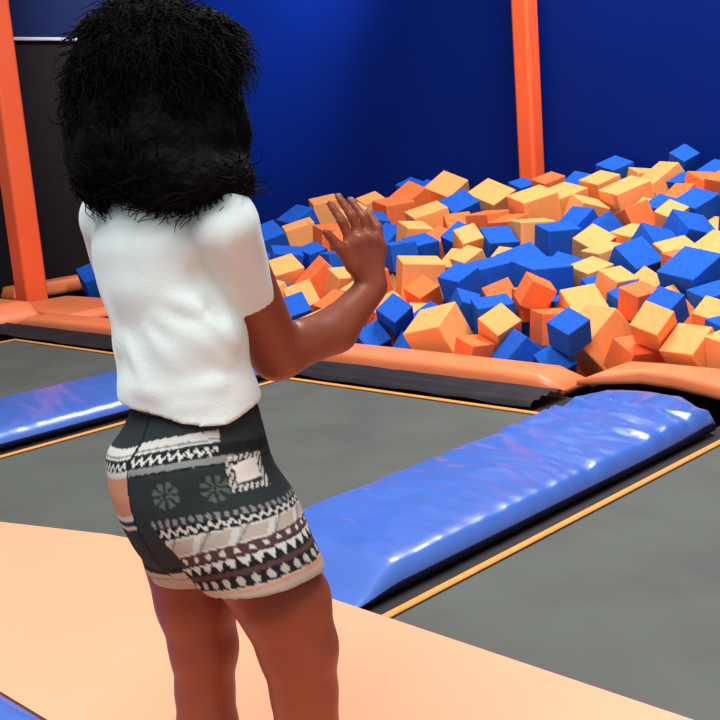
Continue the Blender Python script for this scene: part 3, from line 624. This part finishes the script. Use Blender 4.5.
def link_np(name, v, F, m, parent=None):
    me = bpy.data.meshes.new(name)
    me.vertices.add(len(v)); me.vertices.foreach_set('co', v.astype(np.float32).ravel())
    me.loops.add(F.size); me.loops.foreach_set('vertex_index', F.astype(np.int32).ravel())
    me.polygons.add(len(F)); me.polygons.foreach_set('loop_start', np.arange(0, F.size, 4, dtype=np.int32))
    me.update(calc_edges=True); me.validate()
    me.polygons.foreach_set('use_smooth', np.ones(len(me.polygons), bool))
    if m: me.materials.append(m)
    o = bpy.data.objects.new(name, me); C.objects.link(o)
    if parent: o.parent = parent; o.matrix_parent_inverse = Matrix.Translation(-parent.location)
    return o

def noise3(p, f, seed=0):
    """cheap smooth pseudo-noise on an array of points"""
    r = np.random.RandomState(seed); out = 0
    for i in range(7):
        w = r.normal(size=3); w *= f * r.uniform(.6, 1.4) / np.linalg.norm(w); out = out + np.sin(p @ w + r.uniform(0, 6.28))
    return out / 7 ** .5

M['skin'] = mat('brown_skin', (140, 72, 48), .45, .35, (132, 66, 43), 8, .05, 120)
M['shirt'] = mat('white_cotton', (222, 235, 233), .85, .15, (216, 230, 228), 12, .08, 260, sheen=.2)
M['hair'] = mat('black_hair', (8, 6, 9), .75, .07, (5, 4, 6), 30, .6, 90)
M['eye'] = mat('eye', (235, 232, 228), .15, .5); M['iris'] = mat('iris', (30, 16, 10), .15, .5)
M['lips'] = mat('lips', (140, 62, 56), .4, .4)
ms = bpy.data.materials.new('patterned_cloth'); ms.use_nodes = True
_b = ms.node_tree.nodes['Principled BSDF']; _b.inputs['Roughness'].default_value = .9; _b.inputs['Specular IOR Level'].default_value = .15
_a = ms.node_tree.nodes.new('ShaderNodeVertexColor'); _a.layer_name = 'weave'
ms.node_tree.links.new(_a.outputs['Color'], _b.inputs['Base Color']); M['shorts'] = ms

ang = math.radians(40); FX = (math.sin(ang), math.cos(ang)); LAT = np.array([FX[1], -FX[0], 0]); FW = np.array([FX[0], FX[1], 0]); UP = np.array([0, 0, 1.0])
hang = math.radians(42); HF = np.array([math.sin(hang), math.cos(hang), 0]); HL = np.array([HF[1], -HF[0], 0])
A3 = np.array

girl = empty('person', (-.235, 1.55, 0))
tag(girl, 'person with big black hair, white tee and patterned shorts, raising one hand', 'person')

torso = [((-0.2608, 1.5750, 1.0394), .060, .050), ((-0.2666, 1.5700, 1.0179), .098, .062), ((-0.2715, 1.5650, 0.9795), .108, .070), ((-0.2742, 1.5600, 0.9239), .100, .068), ((-0.2533, 1.5550, 0.8631), .112, .069),
         ((-0.2502, 1.5500, 0.7944), .108, .070), ((-0.2430, 1.5500, 0.7278), .116, .076), ((-0.2514, 1.5500, 0.6764), .126, .088), ((-0.2520, 1.5500, 0.6161), .134, .100), ((-0.2423, 1.5500, 0.5695), .128, .098), ((-0.2381, 1.5500, 0.5258), .10, .08)]
RS, RE, RW = A3((-0.1660, 1.5000, 0.9852)), A3((-0.1202, 1.6000, 0.7990)), A3((0.0269, 1.6900, 0.8713))
LS, LE, LW = A3((-0.3504, 1.6600, 0.9979)), A3((-0.3611, 1.8000, 0.8345)), A3((-0.3002, 1.9300, 0.8878))
# --- body, one skin
fb = Field((-.50, 1.25, -.004), (.16, 2.16, 1.31), .0045)
fb.loft(torso, FX, .02, grow=-.012)
fb.cone(RS, RE, .040, .039, .02); fb.chain([(RE, .038), ((-0.0338, 1.6450, 0.8185), .033), (RW, .0235)], .014)
fb.cone(LS, LE, .036, .030, .02); fb.chain([(LE, .030), ((-0.3361, 1.8650, 0.8612), .030), (LW, .0215)], .012)
def hand(wrist, kn, tips, thumb, k=.006):
    """kn: knuckles, tips: fingertip per knuckle, thumb: base, joint, tip"""
    w = A3(wrist)
    for i, q in enumerate(kn): fb.cone(w + (A3(q) - w) * .08, q, .0160, .0125, .012)
    for i in range(3): fb.cone(kn[i], kn[i + 1], .0115, .0110, .008)
    for q, (m, t) in zip(kn, tips):
        fb.chain([(A3(q), .0092), (A3(m), .0080), (A3(t), .0064)], .004)
    fb.chain([(w + (A3(thumb[0]) - w) * .3, .0135), (A3(thumb[0]), .0115), (A3(thumb[1]), .0088), (A3(thumb[2]), .0070)], .006)
hand(RW, [(0.0018, 1.6720, 0.9439), (0.0158, 1.6900, 0.9456), (0.0296, 1.7080, 0.9414), (0.0431, 1.7240, 0.9295)],
     [((-0.0105, 1.6680, 0.9781), (-0.0263, 1.6760, 1.0055)), ((0.0050, 1.6880, 0.9829), (-0.0137, 1.6980, 1.0138)), ((0.0232, 1.7080, 0.9786), (0.0041, 1.7220, 1.0066)), ((0.0438, 1.7280, 0.9586), (0.0305, 1.7400, 0.9850))],
     [(0.0006, 1.6680, 0.9097), (-0.0166, 1.6560, 0.9393), (-0.0353, 1.6520, 0.9649)])
hand(LW, [(-0.2689, 1.9550, 0.9510), (-0.2849, 1.9720, 0.9543), (-0.3033, 1.9880, 0.9526), (-0.3221, 2.0000, 0.9441)],
     [((-0.2589, 1.9600, 0.9847), (-0.2509, 1.9650, 1.0168)), ((-0.2782, 1.9800, 0.9936), (-0.2741, 1.9900, 1.0279)), ((-0.3009, 2.0000, 0.9906), (-0.3005, 2.0100, 1.0237)), ((-0.3253, 2.0100, 0.9775), (-0.3293, 2.0200, 1.0040))],
     [(-0.2716, 1.9400, 0.9072), (-0.2462, 1.9300, 0.9375), (-0.2325, 1.9250, 0.9645)])
# legs and feet
def leg(pts, side):
    fb.chain(pts, .015)
    a = A3(pts[-1][0]); fb.ell(a + FW * .045 + A3([0, 0, -.030]), (.036, .098, .026), [LAT, FW, UP], .02)
    fb.ell(a - FW * .022 + A3([0, 0, -.022]), (.028, .032, .034), [LAT, FW, UP], .02)
    for i in range(5):
        t = a + FW * (.138 - .012 * i) + LAT * side * (-.026 + .0125 * i) + A3([0, 0, -.044]); fb.ell(t, (.0085 - .0006 * i, .014, .0085), [LAT, FW, UP], .004)
lz = lambda q, z, dx=0, dy=0: (q[0] + dx, q[1] + dy, z)
KL, KR = (-0.2806, 1.6000, 0.2763), (-0.1185, 1.4900, 0.3208)
leg([((-0.2878, 1.6000, 0.5396), .070), ((-0.2787, 1.6000, 0.4259), .060), ((-0.2748, 1.6000, 0.3463), .051), (KL, .044), (lz(KL, .22, 0, -.012), .046), (lz(KL, .06, 0, 0), .027)], -1)
leg([((-0.1910, 1.5050, 0.5437), .066), ((-0.1351, 1.4900, 0.4587), .065), ((-0.1214, 1.4900, 0.3868), .056), (KR, .047), (lz(KR, .22, 0, -.012), .048), (lz(KR, .06, 0, 0), .027)], 1)
# neck and head
HC = A3((-0.2312, 1.5850, 1.1686))
fb.chain([((-0.2595, 1.5750, 1.0254), .042), (HC + A3([0, 0, -.07]) - HF * .012, .038)], .02)
ax = [HL, HF, UP]
fb.ell(HC + A3([0, 0, .012]) - HF * .006, (.071, .088, .090), ax, .01)
fb.ell(HC + HF * .035 + A3([0, 0, -.052]), (.050, .052, .056), ax, .03)
fb.ell(HC + HF * .052 + A3([0, 0, -.092]), (.026, .026, .020), ax, .02)
fb.cone(HC + HF * .088 + A3([0, 0, -.008]), HC + HF * .100 + A3([0, 0, -.036]), .007, .011, .012)
for s in (-1, 1):
    fb.ell(HC + HF * .074 + HL * s * .030 + A3([0, 0, -.006]), (.015, .012, .012), ax, .008, sub=True)
    fb.ell(HC + HF * .096 + HL * s * .009 + A3([0, 0, -.038]), (.007, .007, .006), ax, .006)
    fb.ell(HC + HF * .062 + HL * s * .044 + A3([0, 0, -.034]), (.022, .020, .020), ax, .02)
    e = HC + HL * s * .073 + HF * .002 + A3([0, 0, -.012])
    fb.ell(e, (.010, .020, .031), [HL * .9 + HF * .3 * s, HF * .95 - HL * .3 * s, UP], .008)
    fb.ell(e + HL * s * .010 + HF * .002, (.006, .010, .018), ax, .005, sub=True)
for dz in (-.060, -.068): fb.ell(HC + HF * .086 + A3([0, 0, dz]), (.020, .008, .0055), ax, .005)
bv, bf = fb.mesh(2); body = link_np('body', bv, bf, M['skin'], girl)
for s in (-1, 1):
    bm = bmesh.new(); bmesh.ops.create_uvsphere(bm, u_segments=20, v_segments=12, radius=.0118); bm.transform(Matrix.Translation(HC + HF * .0665 + HL * s * .030 + A3([0, 0, -.006])))
    e = link('eye', bm, M['eye'], girl); e.matrix_parent_inverse = Matrix.Translation(-girl.location)
    bm = bmesh.new(); bmesh.ops.create_uvsphere(bm, u_segments=16, v_segments=10, radius=.0066); bm.transform(Matrix.Translation(HC + HF * .0728 + HL * s * .030 + A3([0, 0, -.006])))
    link('iris', bm, M['iris'], e)
    bm = bmesh.new(); bmesh.ops.create_uvsphere(bm, u_segments=16, v_segments=8, radius=1); bm.transform(Matrix.Translation(HC + HF * .086 + HL * s * .031 + A3([0, 0, .016])) @ Matrix(((HL[0], HF[0], 0, 0), (HL[1], HF[1], 0, 0), (0, 0, 1, 0), (0, 0, 0, 1))) @ Matrix.Diagonal((.016, .004, .003, 1)))
    q = link('eyebrow', bm, M['hair'], girl); q.matrix_parent_inverse = Matrix.Translation(-girl.location)

# --- white t-shirt
HEM = (-0.2407, 1.5500, 0.7365)[2]
fs = Field((-.42, 1.36, HEM - .03), (-.02, 1.80, 1.10), .0036)
st = [(c, a + .004, b + .004) for c, a, b in torso[:7]]
st = [(c, a, b) for c, a, b in st[:5]] + [(st[5][0], st[5][1] + .002, st[5][2] + .003), ((-0.2443, 1.5500, 0.7027), .126, .088)]
fs.loft(st, FX, .02)
SH = A3((-0.1510, 1.5450, 0.8878)); sd = SH - RS; sd /= np.linalg.norm(sd)
LH = LS + (LE - LS) * .62; ld = (LE - LS) / np.linalg.norm(LE - LS)
for (p0, pe, n_, r0_, r1_, kk) in ((RS - sd * .006, SH, sd, .047, .042, .009), (LS - ld * .008, LH, ld, .045, .040, .02)):
    sl_ = Field((-.42, 1.36, HEM - .03), (-.02, 1.80, 1.10), .0036)
    sl_.cone(p0, pe + n_ * .02, r0_, r1_, .01)
    tt = (sl_.grid() - pe) @ n_; sl_.d = np.maximum(sl_.d, tt.astype(np.float32))
    sl_.cone(pe - n_ * .012, pe + n_ * .05, r1_ - .007, r1_ - .006, .006, sub=True)
    q_ = np.clip(.5 + .5 * (sl_.d - fs.d) / kk, 0, 1); fs.d = sl_.d * (1 - q_) + fs.d * q_ - kk * q_ * (1 - q_)
fs.cone((-0.3477, 1.6450, 1.0193), (-0.2779, 1.5900, 1.0343), .036, .032, .02); fs.cone((-0.1679, 1.5150, 1.0084), (-0.2431, 1.5650, 1.0330), .040, .032, .02)
# folds: fan from the armpit and drapes above the hem
def fold(pts, r=.006, k=.008, sub=False):
    for a, b in zip(pts[:-1], pts[1:]): fs.cone(a, b, r, r * .9, k, sub)
fp = fs.grid()
fold_n = noise3(fp * A3([1, 1, 2.6]) + 0, 34, 3) * .0022 + noise3(fp @ np.array([[1, 0, .5], [0, 1, .3], [.2, 0, 1.0]]), 60, 8) * .0012
low = np.clip((1.02 - fp[..., 2]) / .2, .15, 1)
fs.d += (fold_n * low).astype(np.float32)
def ridges(p0, p1, amp, wid, s0=0):
    """a soft crease line in the cloth between two world points"""
    a, b = A3(p0), A3(p1); ab = b - a; t = np.clip(((fp - a) @ ab) / (ab @ ab), 0, 1)
    dist = np.linalg.norm(fp - a - t[..., None] * ab, axis=-1); w = np.sin(np.pi * np.clip(t * .9 + .08, 0, 1)) ** .7
    fs.d[...] -= (amp * w * np.exp(-(dist / wid) ** 2)).astype(np.float32)
for p0, p1, am in (((-0.2384, 1.4750, 0.9049), (-0.1996, 1.4700, 0.8864), .007), ((-0.2641, 1.4850, 0.8810), (-0.2112, 1.4700, 0.8520), .008), ((-0.2803, 1.4900, 0.8650), (-0.2357, 1.4750, 0.8063), .006), ((-0.2154, 1.4700, 0.8633), (-0.1733, 1.4750, 0.8068), .007),
                   ((-0.2002, 1.4650, 0.8872), (-0.1604, 1.4750, 0.8278), .006), ((-0.3051, 1.5000, 0.7839), (-0.2530, 1.4750, 0.7715), .006), ((-0.2494, 1.4750, 0.7796), (-0.1787, 1.4600, 0.7911), .006), ((-0.2627, 1.4750, 0.7582), (-0.1989, 1.4600, 0.7651), .005),
                   ((-0.3178, 1.5200, 0.8487), (-0.2890, 1.4900, 0.7891), .005), ((-0.3430, 1.5400, 0.9038), (-0.3371, 1.5300, 0.8199), .004), ((-0.2166, 1.4900, 0.9525), (-0.1972, 1.4750, 0.9152), -.003), ((-0.1972, 1.4750, 0.9152), (-0.1788, 1.4750, 0.8595), -.006),
                   ((-0.2888, 1.5150, 1.0057), (-0.2894, 1.5000, 0.9191), -.004), ((-0.1632, 1.4450, 0.9689), (-0.1444, 1.4750, 0.9083), .004)):
    ridges(p0, p1, am * 1.5, .012)
zc = np.interp(fp[..., 0], [-.34, -.30, -.25, -.18, -.12], [.022, .012, .0, .002, .022])
fs.d = np.maximum(fs.d, (HEM + zc + .004 * np.sin(fp[..., 0] * 40) - fp[..., 2]).astype(np.float32))
# hollow openings: neck, hem, sleeves
fs.ell(A3((-0.2559, 1.5800, 1.0527)), (.058, .054, .042), [LAT, FW, UP], .006, sub=True)
fs.loft([(A3(st[-1][0]) - A3([0, 0, .02]), .116, .080), (A3(st[-1][0]) + A3([0, 0, .03]), .112, .076)], FX, .006, sub=True)
sv, sf = fs.mesh(1); shirt = link_np('t_shirt', sv, sf, M['shirt'], girl); shirt['label'] = 'white short-sleeved t-shirt'

# --- patterned shorts
fh = Field((-.44, 1.34, .40), (.02, 1.78, .80), .0030)
sec = [((-0.2416, 1.5500, 0.7410), .106, .074), ((-0.2479, 1.5500, 0.7090), .118, .084), ((-0.2600, 1.5500, 0.6771), .136, .100), ((-0.2555, 1.5500, 0.6240), .140, .106), ((-0.2459, 1.5500, 0.5774), .141, .107), ((-0.2332, 1.5500, 0.5301), .132, .100), ((-0.2254, 1.5500, 0.5061), .112, .086)]
fh.loft(sec, FX, .02)
HLc, HRc = A3((-0.2759, 1.6000, 0.4809)), A3((-0.1567, 1.4850, 0.4990))
fh.cone((-0.2805, 1.5900, 0.5663), HLc, .080, .070, .03); fh.cone((-0.1843, 1.5050, 0.5687), HRc, .086, .086, .03)
hp = fh.grid()
fh.d += (noise3(hp * A3([1.6, 1.6, .7]), 42, 5) * .003 * np.clip((.72 - hp[..., 2]) / .15, 0, 1)).astype(np.float32)
split = (hp[..., 0] - (HLc[0] + HRc[0]) / 2) * LAT[0] + (hp[..., 1] - (HLc[1] + HRc[1]) / 2) * LAT[1]
hemz = np.where(split < -.012, HLc[2] - .008, HRc[2] - .006 + .16 * np.clip(split - .05, 0, .2))
fh.d = np.maximum(fh.d, (hemz - hp[..., 2]).astype(np.float32))
fh.cone(HLc + A3([0, 0, .012]), HLc - A3([0, 0, .06]), .061, .064, .006, sub=True); fh.cone(HRc + A3([0, 0, .012]), HRc - A3([0, 0, .06]), .076, .079, .006, sub=True)
hv, hf = fh.mesh(1)
shorts = link_np('shorts', hv, hf, M['shorts'], girl); shorts['label'] = 'dark shorts with white and grey woven bands'
def weave(p):
    zs = np.array([q[0][2] for q in sec])[::-1]; cx = np.interp(p[:, 2], zs, [q[0][0] for q in sec][::-1]); cy = np.interp(p[:, 2], zs, [q[0][1] for q in sec][::-1])
    dx, dy = p[:, 0] - cx, p[:, 1] - cy
    la = dx * LAT[0] + dy * LAT[1]; bk = -(dx * FW[0] + dy * FW[1])
    ph = np.degrees(np.arctan2(la / 1.25, bk))                 # 0 at the centre-back seam
    arc = ph * 2.0                                              # roughly millimetres round the hip
    v = (sec[0][0][2] - p[:, 2]) * 690 + 408 + 95 * (la + .02)    # down the cloth, waist = 420
    v = v + 14 * np.clip((v - 500) / 40, 0, 1) * np.clip((ph - 45) / 60, -.6, 1) - .0016 * np.clip(ph - 40, -60, 60) ** 2 * 1.2 + 6
    left = ph < -6
    v = np.where(left, v - 2, v)
    n = len(p); col = np.zeros((n, 3))
    dark, ink, grey, pale, beige, maroon, tan, green = [A3(lin(*q)[:3]) for q in ((42, 50, 52), (26, 28, 32), (128, 130, 130), (196, 197, 192), (172, 165, 154), (80, 56, 56), (190, 136, 108), (84, 98, 92))]
    col[:] = dark
    tri = lambda x, w: np.abs(((x / w) % 1) * 2 - 1)
    def band(a, b, c, m=True): 
        k = (v >= a) & (v < b) & m; col[k] = c
    zig = lambda mid, amp, w, th: np.abs(v - (mid + amp * (tri(arc, w) - .5) * 2)) < th
    up = ph < 62
    band(434, 445, pale, up); band(441, 443, grey, up)
    band(447, 457, ink); col[zig(452, 3.2, 14, 2.0) & up] = pale
    band(458, 464, grey, ph < 75); band(464, 466, ink)
    k = (v > 466) & (v < 508)                                   # snowflakes on the dark ground
    cxm = np.round((arc - 50) / 66) * 66 + 50; ex, ey = (arc - cxm) / 1.0, (v - 487) * 1.5; rr = np.hypot(ex, ey); th = np.arctan2(ey, ex)
    fl = k & (rr < 19) & (ph < 70) & (ph > 2) & (np.abs(np.sin(4 * th)) > .74 - .16 * (rr > 12)) & (rr > 2); col[fl] = green
    band(509, 515, grey, tri(arc, 11) > .45)
    band(516, 525, ink); col[zig(520.5, 2.8, 13, 1.8)] = pale
    band(526, 543, pale); band(528, 541, beige, ((arc + v * .8) / 46 % 1) < .8); band(526, 543, grey, ((arc + (v - 526) * 1.2) / 46 % 1) < .08)
    band(543, 554, maroon); band(546, 551, pale, tri(arc + 3, 17) > .62)
    band(554, 566, ink); k = (v > 555) & (v < 565) & ((v - 555) / 10 < tri(arc, 15)); col[k] = pale
    band(566, 571, maroon)
    band(571, 582, ink); k = (v > 572) & (v < 581) & (np.hypot((tri(arc + 5, 16) - 1) * 8, v - 576.5) < 4.4); col[k] = beige
    band(582, 640, beige); band(584, 587, tan)
    k = (v > 507) & (v < 552 + .0 * ph) & (ph < 8 + (v - 507) * .35); col[k] = dark
    k = (v >= 552) & (ph < 18); col[k] = ink; col[k & (v > 558) & (v < 576)] = beige; col[k & (v > 565) & (v < 567)] = grey; col[k & (v >= 576)] = beige
    # seam and left half
    col[np.abs(ph + 6) < 1.6] = ink
    k = left & (v > 462) & (v < 500) & (ph > -62); col[k] = tan
    k = left & (((v > 456) & (v < 462)) | ((v > 500) & (v < 504)) | ((v > 508) & (v < 511))); col[k] = pale
    # pale motif with a beaded edge on the right hip
    ex, ey = (ph - 84) / 16, (v - 476) / 17; r = np.maximum(np.abs(ex), np.abs(ey))
    k = (r < 1) & (r > .68) & (tri(arc + v, 9) > .4); col[k] = pale
    k = (np.abs(ex) < .66) & (np.abs(ey + .05 + ex * .2) < .55); col[k] = A3(lin(222, 226, 222)[:3])
    return col
colr = weave(hv); attr = shorts.data.color_attributes.new('weave', 'FLOAT_COLOR', 'POINT')
attr.data.foreach_set('color', np.concatenate([colr, np.ones((len(colr), 1))], 1).astype(np.float32).ravel())

# --- hair: a big soft mass with loose curls
fr = Field((-.46, 1.36, .98), (-.02, 1.80, 1.33), .0048)
fr.ell(HC + A3([-.008, -.005, .030]), (.099, .112, .113), ax, .02)
fr.ell(A3((-0.2610, 1.5600, 1.1138)), (.105, .098, .080), ax, .04)
fr.ell(A3((-0.3203, 1.6000, 1.1458)), (.054, .06, .085), ax, .04)
fr.ell(A3((-0.1676, 1.5450, 1.0959)), (.040, .05, .068), ax, .03)
fr.ell(A3((-0.1531, 1.5200, 1.0526)), (.030, .034, .034), ax, .025)
fr.ell(A3((-0.3411, 1.6000, 1.0906)), (.038, .045, .045), ax, .03)
fr.ell(A3((-0.2325, 1.5000, 1.0648)), (.085, .035, .035), ax, .03)
rp = fr.grid()
fr.d += (noise3(rp, 55, 11) * .006 + noise3(rp, 130, 12) * .003).astype(np.float32)
fr.ell(HC + HF * .115 + A3([0, 0, -.045]), (.062, .085, .085), ax, .01, sub=True)
rv, rf = fr.mesh(1); hair = link_np('hair', rv, rf, M['hair'], girl)
rs = np.random.RandomState(7); hc = A3((-0.2461, 1.5650, 1.1557)); SV, SF = [], []
pick = rv[rs.choice(len(rv), 5200)]
for p in pick:
    out = p - hc; out /= np.linalg.norm(out)
    if out @ HF > .55 and p[2] < HC[2] + .05: continue
    L = rs.uniform(.03, .06) * (1.2 if p[2] < 1.07 else 1); n = 8; ph0 = rs.uniform(0, 6.28); f0 = rs.uniform(2.5, 5)
    tang = A3([0, 0, -1.0]) + A3([out[0], out[1], 0]) * .4 * (out[2] < -.5) + rs.normal(size=3) * .4; tang -= out * (tang @ out); tang /= np.linalg.norm(tang) + 1e-6
    d = tang + out * rs.uniform(-.04, .14); d /= np.linalg.norm(d)
    s1 = np.cross(d, out); s1 /= np.linalg.norm(s1) + 1e-6; s2 = np.cross(d, s1); base = None
    for i in range(n):
        t = i / (n - 1); q = p - out * .003 + d * L * t + (s1 * np.sin(ph0 + f0 * t * 2) + s2 * np.cos(ph0 + f0 * t * 2)) * .0035 * min(1, t * 3)
        r = .0016 * (1 - .7 * t); b0 = len(SV)
        for k in range(3):
            a_ = k * 2.094; SV.append(q + (s1 * math.cos(a_) + s2 * math.sin(a_)) * r)
        if i:
            for k in range(3): SF.append((b0 - 3 + k, b0 - 3 + (k + 1) % 3, b0 + (k + 1) % 3, b0 + k))
so = link_np('loose_strands', A3(SV), A3(SF), M['hair'], hair); so.matrix_parent_inverse = Matrix(); so['kind'] = 'stuff'
